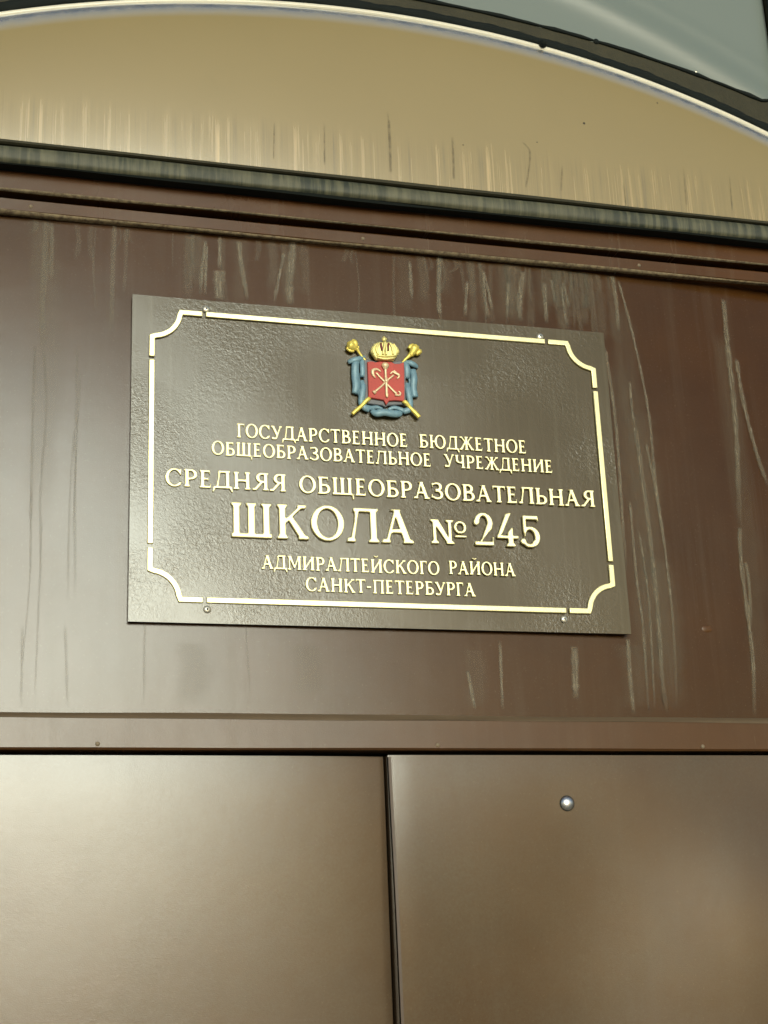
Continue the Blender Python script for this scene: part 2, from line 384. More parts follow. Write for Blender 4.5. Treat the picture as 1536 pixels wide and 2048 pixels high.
# dried drip stains
DR = [
(5,[(-0.1018,0.4871),(-0.1013,0.4345),(-0.1028,0.3699),(-0.0990,0.3197)]),
(2,[(-0.0990,0.3197),(-0.0944,0.2398),(-0.0979,0.1381),(-0.0923,0.0236)]),
(3,[(-0.0942,0.4846),(-0.0941,0.4418),(-0.0926,0.4094)]),
(4,[(-0.0212,0.4959),(-0.0227,0.4424),(-0.0230,0.3900),(-0.0234,0.3449)]),
(3,[(0.0884,0.4805),(0.0841,0.4463),(0.0810,0.4047)]),
(2.5,[(0.0896,0.4738),(0.0883,0.4467),(0.0870,0.4052)]),
(3,[(0.1056,0.4891),(0.1047,0.4416)]),
(8,[(0.1047,0.4416),(0.1034,0.4180),(0.1051,0.4003)]),
(4,[(0.1290,0.4847),(0.1318,0.4510),(0.1386,0.4033)]),
(3,[(0.1849,0.4733),(0.1794,0.4455),(0.1712,0.4049)]),
(6,[(0.1972,0.4904),(0.1917,0.4365),(0.1910,0.4013)]),
(4,[(0.3877,0.4974),(0.3826,0.4268),(0.3829,0.4075)]),
(3,[(0.4222,0.4584),(0.4158,0.4062)]),
(3,[(0.4455,0.4748),(0.4445,0.4394),(0.4479,0.4076)]),
(2.5,[(0.4466,0.4713),(0.4533,0.4192)]),
(5,[(0.5003,0.4801),(0.4917,0.4367),(0.4909,0.4072)]),
(3,[(0.4786,0.4638),(0.4722,0.4098)]),
(4,[(0.5284,0.4685),(0.5270,0.4075)]),
(3,[(0.5549,0.4710),(0.5604,0.4358)]),
(3,[(0.5525,0.4665),(0.5551,0.4057)]),
(3,[(0.5391,0.4731),(0.5414,0.4412)]),
(4,[(0.6269,0.4888),(0.6289,0.4420),(0.6275,0.4062)]),
(2.5,[(0.6349,0.4823),(0.6482,0.4008),(0.6587,0.2968),(0.6585,0.2086),(0.6624,0.1037),(0.6629,0.0146),(0.6567,-0.0901)]),
(3,[(0.6058,0.3832),(0.6106,0.2867),(0.6085,0.1729),(0.6051,0.0760)]),
(4,[(0.6001,-0.0024),(0.5982,-0.0484),(0.5986,-0.0966)]),
(4,[(0.6370,0.2748),(0.6391,0.2411),(0.6413,0.1811),(0.6434,0.1159),(0.6435,0.0204),(0.6409,-0.0478),(0.6429,-0.0963)]),
(2.5,[(0.6362,0.3367),(0.6356,0.3021),(0.6370,0.2748)]),
(2.5,[(0.6201,0.1735),(0.6192,0.0765),(0.6215,0.0136),(0.6181,-0.0965)]),
(2,[(0.6284,0.1347),(0.6327,0.0452),(0.6265,-0.0904)]),
(2.5,[(0.6506,0.2519),(0.6564,0.1952),(0.6618,0.1166)]),
(5,[(0.7900,0.4712),(0.7870,0.4051),(0.7836,0.2842),(0.7714,0.1475)]),
(4,[(0.7714,0.1475),(0.7676,0.1012),(0.7687,0.0173),(0.7677,-0.0333),(0.7610,-0.0953)]),
(3,[(0.7740,0.1014),(0.7754,0.0689),(0.7708,0.0173)]),
(4,[(0.7977,0.3843),(0.7992,0.3274),(0.8097,0.2512),(0.8215,0.2038)]),
(3,[(0.3920,-0.0458),(0.3983,-0.0925)]),
(2,[(-0.0615,0.3290),(-0.0605,0.1696),(-0.0570,0.0247)]),
(2,[(-0.1093,0.3252),(-0.1089,0.2267),(-0.1059,0.0514)]),
(2,[(-0.1119,-0.0048),(-0.1104,-0.0962)]),
(2,[(-0.0670,-0.0037),(-0.0621,-0.0936)]),
(3,[(0.3470,0.4792),(0.3470,0.4236)]),
(2.5,[(0.4345,-0.0092),(0.4320,-0.0922)]),
(6,[(0.5291,-0.0132),(0.5247,-0.0795)]),
]
random.seed(3)
for i in range(46):
    x = random.uniform(-.2, .62) if i % 3 else random.uniform(.38, .64); l = random.choice([.02, .03, .05, .09, .12])
    DR.append((random.uniform(1.2, 4), [(x, .487), (x + random.uniform(-.004, .004), .487 - l * .5), (x + random.uniform(-.007, .005), .487 - l)]))
for i in range(10):
    x = random.uniform(-.15, .2); y = random.uniform(.1, .3)
    DR.append((random.uniform(1, 2), [(x, y), (x + random.uniform(-.003, .003), y - .1), (x + random.uniform(-.004, .004), y - .2)]))
for i in range(34):
    x = random.choice([random.uniform(-.12, .22), random.uniform(.30, .66), random.uniform(.40, .64)]); l = random.uniform(.05, .10)
    DR.append((random.uniform(5, 15), [(x, .488), (x + random.uniform(-.003, .003), .488 - l * .5), (x + random.uniform(-.004, .004), .488 - l)]))
for x, a_, b_ in ((.632, .45, -.09), (.645, .30, -.09), (.618, .36, -.09), (.777, .42, -.09), (.655, .10, -.09), (.40, -.02, -.09), (.07, -.02, -.09), (.20, -.02, -.08), (-.10, .48, .1), (.60, -.01, -.09)):
    DR.append((random.uniform(14, 26), [(x, a_), (x + .004, (a_ + b_) / 2), (x - .002, b_)]))
SV, SF, SA = [], [], []
for q, (w, pl) in enumerate(DR):
    faint = .20 if w > 9 and q > 60 else .30 if (q >= 42 or (w == 2 and pl[0][0] < 0)) else (.5 if pl[0][0] < 0 else .9)
    dense = smooth_line(pl, 14); n = len(dense)
    for i, p in enumerate(dense):
        ww = w * .00052 * (.75 + .5 * random.random()) * (1.15 if faint < .5 else 1)
        e = min(1, i / 2) * min(1, (n - 1 - i) / max(4, .22 * n))
        jx = .00016 * math.sin(i * 1.7 + q) * (1 if w < 6 else .3)
        for k, (u, am) in enumerate(((-1.8, 0), (-.6, .8), (.1, .7), (.7, .8), (1.8, 0))):
            x = p[0] + jx + u * ww
            SV.append((x, p[1], hz(x, p[1]) + .0004 + .00006 * (q % 17))); SA.append(am * e * faint)
        if i:
            b0 = len(SV) - 10
            for k in range(4): SF.append((b0 + k, b0 + k + 1, b0 + 6 + k, b0 + 5 + k))
me = bpy.data.meshes.new('drip_stain'); me.from_pydata([(x - fr.b[0], y - fr.b[1], z - fr.b[2]) for x, y, z in SV], [], SF)
at = me.attributes.new('amt', 'FLOAT', 'POINT'); at.data.foreach_set('value', SA)
o = link('drip_stain', me, STAIN, fr.o); o['kind'] = 'stuff'

# ---------------------------------------------------------------- door leaves
def leaf(name_label, x0, x1, zf, side):
    t = Thing('door_leaf', name_label, 'door', ((x0 + x1) / 2, -GY + .01, -.02), 'leaves of the steel double door')
    sheet('panel', x0, x1, -GY + .012, -.1445, zf, 60, 120, BROWN_L, t, .035)
    return t
def zl(x, y):
    u = (x - XL) / (XS - XL); v = (y + 1.0) / .85
    e = math.exp(-((XS - x) / .05)) * .0035 + math.exp(-((-.1465 - y) / .03)) * .0015
    return -.010 - .014 * (max(0, u - .55) ** 2) * 2 - .003 * math.sin(v * 3.1) - e
def zr(x, y):
    u = x - XS; v = -.1465 - y
    e = math.exp(-(u / .012)) * .001 + math.exp(-(v / .02)) * .001
    ue = u if u < .40 else .40 + .1 * (1 - math.exp(-(u - .40) / .1))
    w = 1 - math.exp(-(max(0, v) / .13) ** 2)
    return -.0065 + .050 * .09 * math.log(math.cosh((ue - .20) / .09)) * w * 2.1 - .006 * w - e
ll = leaf('left leaf of the brown steel double door, grey with sheen', XL + .004, XS - .0010, zl, -1)
rl = leaf('right leaf of the brown steel double door, with a shiny round bolt head', XS + .0012, XR - .004, zr, 1)
# separate brown edge where the right leaf's fold meets the seam
bz = zr(XS + .003, -.3)
extrude = [(XS + .0012, bz - .004), (XS + .0012, bz + .0018), (XS + .0042, bz + .0024), (XS + .0048, bz - .002)]
vs, fs = [], []
for i in range(101):
    y = -.1468 - (GY - .17) * i / 100; z0 = zr(XS + .003, y) - bz
    for x, z in extrude: vs.append((x, y, z + z0))
for i in range(100):
    for k in range(3): fs.append((i * 4 + k, i * 4 + k + 1, i * 4 + 5 + k, i * 4 + 4 + k))
mesh('edge_fold', vs, fs, mat_brown('brown_enamel_edge', (.07, .035, .018), .45, .3, 1.4), rl)
bx, by = .5031, -.1997; bzz = zr(bx, by)
bo = dome('bolt_head', bx, by, bzz - .001, .0086, .0058, STEEL, rl, None, 28, 8)
wv, wf = [], []
for i in range(28):
    a = 2 * math.pi * i / 28
    wv += [(bx + 0.0089 * math.cos(a), by + 0.0089 * math.sin(a), bzz - .002), (bx + 0.0089 * math.cos(a), by + 0.0089 * math.sin(a), bzz + .0008), (bx + 0.0080 * math.cos(a), by + .0080 * math.sin(a), bzz + .0008)]
for i in range(28):
    j = (i + 1) % 28
    for k in range(2): wf.append((3 * i + k, 3 * j + k, 3 * j + k + 1, 3 * i + k + 1))
mesh('washer', wv, wf, BLACK, rl)
for t, x in ((ll, XS - .09), (rl, XS + .09)):
    z = .0
    vs, fs = tube(smooth_line([(x, -1.28, z - .01), (x, -1.28, z + .045), (x, -1.24, z + .06), (x, -1.0, z + .06), (x, -.96, z + .045), (x, -.96, z - .01)], 4), [.011] * 21, 1, 12)
    # a plain round bar: sweep built upright, so give it depth both ways
    vs, fs = [], []
    path = smooth_line([(-1.28, z - .01), (-1.28, z + .045), (-1.24, z + .06), (-1.0, z + .06), (-.96, z + .045), (-.96, z - .01)], 4)
    for i, (py, pz) in enumerate(path):
        a = Vector(path[max(0, i - 1)]); b = Vector(path[min(len(path) - 1, i + 1)]); tt = (b - a).normalized(); nn = Vector((-tt.y, tt.x))
        for k in range(12):
            an = k * math.pi / 6; vs.append((x + .011 * math.cos(an), py + nn.x * .011 * math.sin(an), pz + nn.y * .011 * math.sin(an)))
        if i:
            for k in range(12): fs.append(((i - 1) * 12 + k, (i - 1) * 12 + (k + 1) % 12, i * 12 + (k + 1) % 12, i * 12 + k))
    mesh('pull_handle', vs, fs, STEEL, t, None, True)

# ---------------------------------------------------------------- beige arched tympanum with its lip and rim
AX, AY, AR = .311, .838, 1.51
def arc_y(x, r=AR, top=AY): return top - r + math.sqrt(r * r - (x - AX) ** 2)
ty = Thing('arched_tympanum', 'beige curved sheet metal tympanum with dirty drip lip above the brown header', 'door arch', (AX, .584, 0))
BZ = .026
def zs(d):   # d: distance below the arched rim; the sheet rolls back towards the rim
    return BZ - .0095 * math.exp(-d / .022) - .018 * math.exp(-d / .11)
X0, X1 = XL + .002, XR - .002
yb = ap(0, .5845, BZ)[1]
zq = zs(.026)
def zroll(d):   # the last 26 mm roll back more and more steeply into the rim
    if d >= .026: return zs(d)
    u = .026 - d; return zq - .26 * u - 6.0 * u * u
def dist(x, y): return max(0, AR - math.hypot(x - AX, y - (AY - AR)))
def zsh(x, y):
    return zroll(dist(x, y)) - .0026 * math.exp(-max(0, y - yb) / .06) + .0006 * math.sin(x * 7 + y * 11)
vs, fs = [], []; nx, ny = 160, 60
for i in range(nx + 1):
    x = X0 + (X1 - X0) * i / nx
    yt = arc_y(x, AR - .0055, AY - .0055)
    for j in range(ny + 1):
        s = 1 - (1 - j / ny) ** 2.1
        y = yb + (max(yt, yb + .004) - yb) * s
        vs.append((x, y, zsh(x, y)))
for i in range(nx):
    for j in range(ny): a = i * (ny + 1) + j; fs.append((a, a + ny + 1, a + ny + 2, a + 1))
cs = mesh('curved_sheet', vs, fs, BEIGE, ty, None, True)
at = cs.data.attributes.new('rim_sheen', 'FLOAT', 'POINT'); at.data.foreach_set('value', [max(0, min(1, (.034 - dist(v[0], v[1])) / .020)) ** 1.3 for v in vs])
SV, SF, SA = [], [], []
for w, pl in ((6, [(.3263, .676), (.3262, .655), (.3262, .640), (.3255, .60)]), (4, [(.3252, .690), (.3262, .672)]), (5, [(.412, .664), (.412, .645), (.4105, .600)]), (3, [(.652, .625), (.6525, .590)]), (4, [(.565, .640), (.560, .60)]),
              (3, [(.175, .655), (.173, .60)]), (3, [(.24, .66), (.2385, .60)]), (3, [(.745, .66), (.743, .60)]), (3, [(.815, .655), (.812, .60)]), (4, [(.51, .668), (.52, .655), (.515, .62), (.51, .60)])):
    dense = smooth_line([ap(x, y, BZ)[:2] for x, y in pl], 10); n = len(dense)
    for i, p in enumerate(dense):
        a = Vector(dense[max(0, i - 1)]); b_ = Vector(dense[min(n - 1, i + 1)]); t_ = (b_ - a).normalized(); e = min(1, i / 4) * min(1, (n - 1 - i) / 3 + .4)
        for u, am in ((-1.5, 0), (-.4, .8), (.4, .8), (1.5, 0)):
            x = p[0] - t_.y * u * w * .0003; y = p[1] + t_.x * u * w * .0003
            SV.append((x, y, zsh(x, y) + .0004)); SA.append(am * e)
        if i:
            b0 = len(SV) - 8
            for k in range(3): SF.append((b0 + k, b0 + k + 1, b0 + 5 + k, b0 + 4 + k))
me = bpy.data.meshes.new('run_mark'); me.from_pydata([(x - ty.b[0], y - ty.b[1], z - ty.b[2]) for x, y, z in SV], [], SF)
at = me.attributes.new('amt', 'FLOAT', 'POINT'); at.data.foreach_set('value', SA)
o = link('run_mark', me, GRIME, ty.o); o['kind'] = 'stuff'
for x, y, r_ in ((.6015, .7075, .0022), (.7185, .7595, .0013), (.425, .65, .0012), (.53, .668, .001)):
    q = ap(x, y, BZ - .004); dome('speck', q[0], q[1], zsh(q[0], q[1]) - .0004, r_, .001, GRIMES, ty, None, 8, 2)
# pale hem below the sheet, groove, then the rounded dirty lip
ya, yc, ye = ap(0, .5785, .028)[1], ap(0, .5845, .028)[1], ap(0, .5545, .03)[1]
extrude_x('lower_hem', [(ya + .0035, -.02), (ya + .003, .024), (ya + .0042, .0268), (yc, .0272), (yc + .002, .0262)], X0, X1, OLIVE, ty, 200, False, .0002)
lipp = [(ya, -.02), (ya, .0255), (ya - .003, .0285), (ya - .009, .0300), (ya - .017, .0298), (ya - .0205, .0285), (ya - .0222, .0255)]
extrude_x('drip_lip', lipp, X0, X1, LIP, ty, 260, True, .0005)
extrude_x('lip_shadow', [(ya - .0222, -.03), (ya - .0222, .0262), (ya - .0245, .0245), (ap(0, .5445, .010)[1], .010), (ap(0, .5445, .010)[1], -.03)], X0, X1, BLACK, ty, 80, False, .0006, True)  # black strip put in as the shade beneath the drip lip
def arc_band(name, prof, mat, n=160, xa=None, xb=None, th=None, r0=AR, cy=AY - AR, wob=0, smooth=True):
    xa = X0 if xa is None else xa; xb = X1 if xb is None else xb
    vs, fs = [], []; m = len(prof)
    for i in range(n + 1):
        x = xa + (xb - xa) * i / n; an = math.asin(max(-1, min(1, (x - AX) / r0)))
        for j, (dr, z) in enumerate(prof):
            rr = r0 + dr + wob * (math.sin(x * 60 + j) + .7 * math.sin(x * 141 + j) + .5 * math.sin(x * 333))
            vs.append((AX + rr * math.sin(an), cy + rr * math.cos(an), z))
    for i in range(n):
        for j in range(m - 1): a = i * m + j; fs.append((a, a + m, a + m + 1, a + 1))
    return mesh(name, vs, fs, mat, th, None, smooth)
z0 = zs(0)
z8 = zroll(.006)
arc_band('rolled_rim', [(-.0072, z8 + .0002), (-.0060, z8 + .0014), (-.0040, z8 + .0022), (-.0018, z8 + .0018), (-.0002, z8 + .0004), (.001, z8 - .003), (.0015, -.03)], RIM, th=ty)
dome('nub', .5475, .8195, .004, .006, .008, BLACK, ty, None, 10, 4)

# ---------------------------------------------------------------- arched window above the tympanum
aw = Thing('arched_window', 'blue grey window pane in dark weathered frame above the beige arch', 'window', (AX, 1.1, -.02))
arc_band('black_gasket', [(.001, -.03), (.0012, -.001), (.004, .0015), (.010, .0015), (.0145, -.001), (.0155, -.01), (.0155, -.03)], BLACK, 260, th=aw, wob=.0008)
# frame sheet with the opening for the pane
GR, GT = 1.90, .868
def gl_y(x): return GT - GR + math.sqrt(GR * GR - (x - .30) ** 2)
def pane_outline(grow=0.):
    """rounded outline, clockwise from lower left; the lower edge follows the flatter arc"""
    xr = .912 + grow; xl = -.312 - grow; yt = 1.24 + grow; rc = .035 + grow
    pts = []
    for i in range(61):
        x = (xl + rc) + (xr - xl - 2 * rc) * i / 60; pts.append((x, gl_y(x) - grow))
    yy = gl_y(xr - rc) - grow + rc
    sl = math.atan(-(xr - rc - .3) / GR)
    for i in range(1, 9): a = -math.pi / 2 + (math.pi / 2) * i / 8; pts.append((xr - rc + rc * math.cos(a), yy + rc * math.sin(a)))
    for i in range(9): a = (math.pi / 2) * i / 8; pts.append((xr - rc + rc * math.cos(a), yt - rc + rc * math.sin(a)))
    for i in range(9): a = math.pi / 2 + (math.pi / 2) * i / 8; pts.append((xl + rc + rc * math.cos(a), yt - rc + rc * math.sin(a)))
    for i in range(8): a = math.pi + (math.pi / 2) * i / 8; pts.append((xl + rc + rc * math.cos(a), yy + rc * math.sin(a)))
    return pts
B = aw.b
outer = [(XL, .56), (XR, .56), (XR, 1.36), (XL, 1.36)]
me = outline_mesh('frame', [[(x - B[0], y - B[1]) for x, y in outer], [(x - B[0], y - B[1]) for x, y in pane_outline(.0)]], .02, .003, 2)
link('frame', me, OLIVE, aw.o, (0, 0, -.021 - B[2]))
po = pane_outline(-.001)
pts = [(x, y, -.001) for x, y in po]; pts.append(pts[0])
rad = [.0026 + .0006 * math.sin(i * 1.3) + .0005 * math.sin(i * 2.9) for i in range(len(pts))]
v, f = tube(pts, rad, 1., 8, False); mesh('pane_seal', v, f, BLACK, aw, None, True)
# pane: a gently bowed sheet with a pressed rib that catches the sky
def zp(x, y):
    d = math.hypot(x - .1, y - (.995 - 1.55)) - 1.55          # rib centre line
    return -.012 + .0050 * math.exp(-((d - .012) / .019) ** 2) + .0016 * math.exp(-((d - .055) / .008) ** 2) + .004 * math.sin(x * 4)
vs, fs = [], []; nx, ny = 150, 60
for i in range(nx + 1):
    x = -.310 + 1.22 * i / nx; u_ = max(0, abs(x - .3) - .577); yl = gl_y(x) + .0008 + (.035 - math.sqrt(max(0, .035 ** 2 - u_ * u_)))
    for j in range(ny + 1):
        y = yl + (1.236 - yl) * j / ny; vs.append((x, y, zp(x, y)))
for i in range(nx):
    for j in range(ny): a = i * (ny + 1) + j; fs.append((a, a + ny + 1, a + ny + 2, a + 1))
mesh('pane', vs, fs, PANE, aw, None, True)
dome('screw', .7781, .8107, -.001, .0035, .003, SCREWM, aw, None, 10, 3)
dome('screw', .6299, .8395, -.001, .0045, .003, BLACK, aw, None, 10, 3)

# ---------------------------------------------------------------- sign plaque
sg = Thing('school_plaque', 'dark bronze coloured school name plaque with raised gold Cyrillic lettering and coat of arms', 'sign', (.3, 0, -.003))
def zpl(x, y): return .0008 * math.sin(x * 7 + 1) * math.sin(y * 9 + .5) + .0006 * math.sin(x * 23 + y * 5) * math.sin(y * 17)
PB = sg.b
sheet('plate', 0, .6, 0, .396, zpl, 90, 60, PLATE, sg, .0022)
box('shadow_pad', .0012, .5988, .0008, .3948, HZ + .0002, -.0026, BLACK, sg, bev=0)  # black pad added as the dark contact shadow around the plaque's edge
ex = []
for (xa, ya_, xb, yb_) in ((0, .396, .6, .396), (0, 0, .6, 0), (0, 0, 0, .396), (.6, 0, .6, .396)):
    pass
# border: four bars and four corner pieces
BW = .0066
def strip(name, pts, w, depth=.0028):
    n = len(pts); Lf, Rt = [], []
    for i, p in enumerate(pts):
        a = Vector(pts[max(0, i - 1)]); b = Vector(pts[i]); c = Vector(pts[min(n - 1, i + 1)])
        d1 = (b - a).normalized() if i else (c - b).normalized(); d2 = (c - b).normalized() if i < n - 1 else d1
        t = (d1 + d2); t = t.normalized() if t.length > 1e-6 else d1
        s = Vector((-t.y, t.x)); k = w / 2 / max(.35, s.dot(Vector((-d1.y, d1.x))))
        Lf.append(tuple(b + s * k)); Rt.append(tuple(b - s * k))
    lp = [(x - PB[0], y - PB[1]) for x, y in Lf + Rt[::-1]]
    me = outline_mesh(name, [lp], depth, .0009, 2)
    return link(name, me, GOLD, sg.o, (0, 0, 0.0004 - PB[2]))
bl_, br_, bb_, bt_ = .0232, .5802, .0262, .3762
def corner(cx, cy, sx, sy):
    # (cx, cy) = where the two bar lines would cross; sx, sy point inwards
    r = .0325
    p = [(cx + sx * (r + .0265), cy), (cx + sx * (r + .0015), cy)]
    for i in range(1, 12):
        a = math.pi / 2 * i / 12
        p.append((cx + sx * (r + .0) * math.cos(a), cy + sy * (r + .0) * math.sin(a)))
    p += [(cx, cy + sy * (r + .0015)), (cx, cy + sy * (r + .0265))]
    strip('border_corner', p, BW)
corner(bl_, bt_, 1, -1); corner(br_, bt_, -1, -1); corner(bl_, bb_, 1, 1); corner(br_, bb_, -1, 1)
g = .0325 + .0265 + .0042
strip('border_bar', [(bl_ + g, bt_), (br_ - g, bt_)], BW); strip('border_bar', [(bl_ + g, bb_), (br_ - g, bb_)], BW)
strip('border_bar', [(bl_, bb_ + g), (bl_, bt_ - g)], BW); strip('border_bar', [(br_, bb_ + g), (br_, bt_ - g)], BW)
for x, y in ((.0869, .3838), (.5117, .3832), (.0870, .0158), (.5141, .0158)):
    s_ = dome('screw', x, y, .0006, .0046, .0022, SCREWM, sg, None, 16, 4)
    dome('screw_socket', x, y, .0022, .0016, .0010, BLACK, sg, s_, 8, 2)

# --- lettering: each letter drawn on a fine grid from stems, serifs and bowls, then traced and extruded
STEP = .0125; T = .19; H = .12
gx = np.arange(-.3, 1.7, STEP); gyv = np.arange(-.4, 1.5, STEP)
GXX, GYY = np.meshgrid(gx, gyv)
def P_(pts):
    m = np.zeros(GXX.shape, bool); n = len(pts); j = n - 1
    for i in range(n):
        xi, yi = pts[i]; xj, yj = pts[j]
        if yi != yj:
            c = ((yi > GYY) != (yj > GYY)) & (GXX < (xj - xi) * (GYY - yi) / (yj - yi) + xi); m ^= c
        j = i
    return m
def bar(x0, x1, y0, y1): return (GXX >= x0) & (GXX <= x1) & (GYY >= y0) & (GYY <= y1)
def seg(x0, y0, x1, y1, w0, w1=None):
    w1 = w0 if w1 is None else w1; d = Vector((x1 - x0, y1 - y0)).normalized(); s = Vector((-d.y, d.x))
    return P_([(x0 + s.x * w0 / 2, y0 + s.y * w0 / 2), (x1 + s.x * w1 / 2, y1 + s.y * w1 / 2), (x1 - s.x * w1 / 2, y1 - s.y * w1 / 2), (x0 - s.x * w0 / 2, y0 - s.y * w0 / 2)])
def ell(cx, cy, rx, ry): return ((GXX - cx) / rx) ** 2 + ((GYY - cy) / ry) ** 2 <= 1
def ring(cx, cy, rx, ry, tx, ty_): return ell(cx, cy, rx, ry) & ~ell(cx, cy, rx - tx, ry - ty_)
def serif(x, y, h=.155, t=.07, up=True):
    s = 1 if up else -1
    return P_([(x - h, y), (x + h, y), (x + h, y + s * t * .8), (x + T / 2, y + s * t * 1.7), (x - T / 2, y + s * t * 1.7), (x - h, y + s * t * .8)])
def stem(x, y0=0., y1=1., top=True, bot=True, w=T):
    m = P_([(x - w / 2, y0), (x + w / 2, y0), (x + w / 2, y1), (x - w / 2, y1)])
    if bot: m |= serif(x, y0)
    if top: m |= serif(x, y1, up=False)
    return m
def tip(x, y0, y1, w=.05, lean=0.): return P_([(x - w, y0), (x + w * .6, y0), (x + w * .6 + lean, y1), (x - w * .2 + lean, y1)])
def bowl(x, y0, y1, wd, tx=T * .95, ty_=H):
    cy = (y0 + y1) / 2; ry = (y1 - y0) / 2; rx = min(wd, ry * 1.15); xs = x + wd - rx
    o = (ell(xs, cy, rx, ry) & (GXX >= xs)) | bar(x, xs, y0, y1)
    i = (ell(xs, cy, rx - tx, ry - ty_) & (GXX >= xs)) | bar(x, xs, y0 + ty_, y1 - ty_)
    return o & ~i
def gA(dx=0):
    m = P_([(.10, 0), (.20, 0), (.48, .93), (.40, 1), (.36, .86)]) | P_([(.36, 1), (.54, 1), (.88, 0), (.67, 0)])
    m |= (ell(.46, .22, .26, .20) & ~ell(.46, .16, .24, .16) & (GYY > .24)) | bar(.24, .7, .30, .38)
    return m | serif(.13, 0, .13) | serif(.78, 0, .16) | P_([(.28, 1), (.60, 1), (.60, .95), (.28, .95)])
def gE(): return stem(.2) | bar(.2, .62, 0, H) | bar(.2, .58, 1 - H, 1) | bar(.2, .5, .46, .46 + H * .9) | tip(.60, .02, .27, .05, .03) | tip(.56, .98, .76, .05, .02) | tip(.50, .40, .62, .035)
def gO(): return ring(.5, .5, .48, .52, T, H * .85)
def gC():
    m = ring(.5, .5, .48, .52, T, H * .85) & ~((GXX > .62) & (GYY < .74) & (GYY > .24)) & ~(GXX > .86)
    return m | P_([(.78, 1.0), (.86, 1.0), (.86, .66), (.80, .66), (.72, .84)]) | seg(.74, .16, .88, .26, .09, .05)
def gH(): return stem(.2) | stem(.8) | bar(.2, .8, .45, .45 + H)
def gI(): return stem(.2) | stem(.82) | seg(.24, .13, .78, .87, .12)
def gL(): return stem(.78, top=True) | P_([(.08, 0), (.20, 0), (.36, .9), (.38, 1), (.24, 1), (.22, .6)]) | bar(.2, .8, 1 - H, 1) | serif(.12, 0, .13)
def gSH(n=3, tail=False):
    m = np.zeros(GXX.shape, bool)
    for i in range(n): m |= stem(.2 + .42 * i, bot=False)
    m |= bar(.06, .2 + .42 * (n - 1) + .15, 0, H)
    if tail: m |= P_([(.98, 0), (1.24, .0), (1.24, .1), (1.28, .1), (1.26, -.26), (1.20, -.26), (1.16, -.02)])
    return m
def gYA():
    return stem(.74) | (bowl(-.74, .42, 1, .58, T, H)[:, ::-1] if False else mirror_bowl(.74, .42, 1, .52)) | P_([(.44, .46), (.62, .46), (.24, 0), (.06, 0)]) | serif(.14, 0, .12)
def mirror_bowl(x, y0, y1, wd, tx=T * .95, ty_=H):
    cy = (y0 + y1) / 2; ry = (y1 - y0) / 2; rx = min(wd, ry * 1.15); xs = x - wd + rx
    o = (ell(xs, cy, rx, ry) & (GXX <= xs)) | bar(xs, x, y0, y1)
    i = (ell(xs, cy, rx - tx, ry - ty_) & (GXX <= xs)) | bar(xs, x, y0 + ty_, y1 - ty_)
    return o & ~i
def g3():
    m = (bowl(.3, .50, 1, .40) | bowl(.3, 0, .56, .46)) & (GXX > .12)
    m &= ~bar(-.3, .30, .40, .66)
    m |= seg(.34, .06, .10, .16, .12, .10) | tip(.10, .08, .32, .06) | seg(.34, .95, .14, .88, .10, .10) | tip(.13, .96, .70, .05)
    return m
G = {}
def G_(c, w, m): G[c] = (w, m)
G_('А', .96, gA()); G_('Е', .74, gE()); G_('О', 1.0, gO()); G_('С', .93, gC()); G_('Н', 1.0, gH()); G_('И', 1.02, gI())
G_('Й', 1.02, gI() | (ring(.5, 1.28, .20, .16, .08, .08) & (GYY < 1.26)))
G_('Г', .66, stem(.2) | bar(.2, .60, 1 - H, 1) | tip(.60, .98, .72, .05))
G_('П', .98, stem(.2) | stem(.78) | bar(.2, .78, 1 - H, 1))
G_('Л', .96, gL()); G_('Р', .78, stem(.2) | bowl(.2, .40, 1, .54))
G_('В', .82, stem(.2) | bowl(.2, .48, 1, .50) | bowl(.2, 0, .56, .58))
G_('Б', .80, stem(.2) | bowl(.2, 0, .58, .56) | bar(.2, .62, 1 - H, 1) | tip(.62, .98, .74, .05))
G_('Ь', .78, stem(.2) | bowl(.2, 0, .56, .55))
G_('Т', .82, stem(.41, top=False) | bar(.04, .78, 1 - H, 1) | tip(.07, .98, .74, .05, -.02) | tip(.76, .98, .74, .05, .02))
G_('У', .88, P_([(.06, 1), (.25, 1), (.56, .36), (.46, .20)]) | P_([(.72, 1), (.82, 1), (.46, .06), (.34, .0), (.40, .22)]) | serif(.15, 1, .14, up=False) | serif(.77, 1, .11, up=False) | seg(.44, .10, .16, .06, .13, .12) | ell(.15, .11, .09, .09))
G_('К', .94, stem(.2) | seg(.24, .46, .76, .97, .10) | P_([(.36, .56), (.48, .66), (.92, 0), (.70, 0)]) | serif(.76, 1, .14, up=False) | serif(.80, 0, .15))
G_('М', 1.14, stem(.18, w=.11) | stem(.95) | P_([(.10, 1), (.30, 1), (.62, .25), (.54, .10)]) | P_([(.86, 1), (.97, 1), (.62, .12), (.54, .10), (.54, .2)]))
G_('Д', 1.0, P_([(.14, .04), (.26, .04), (.40, 1), (.28, 1), (.26, .6)]) | stem(.76, bot=False) | bar(.28, .76, 1 - H, 1) | bar(.04, .96, 0, H) | P_([(.0, .1), (.1, .1), (.12, 0), (.02, -.22), (-.05, -.22)]) | P_([(.88, .1), (1.0, .1), (1.05, -.22), (.98, -.22), (.86, 0)]))
G_('Ж', 1.26, stem(.63) | seg(.60, .5, .22, .97, .10) | seg(.66, .5, 1.04, .97, .10) | P_([(.60, .60), (.50, .66), (.05, 0), (.26, 0)]) | P_([(.66, .60), (.76, .66), (1.21, 0), (1.0, 0)]) | serif(.2, 1, .13, up=False) | serif(1.06, 1, .13, up=False) | serif(.15, 0, .13) | serif(1.11, 0, .13))
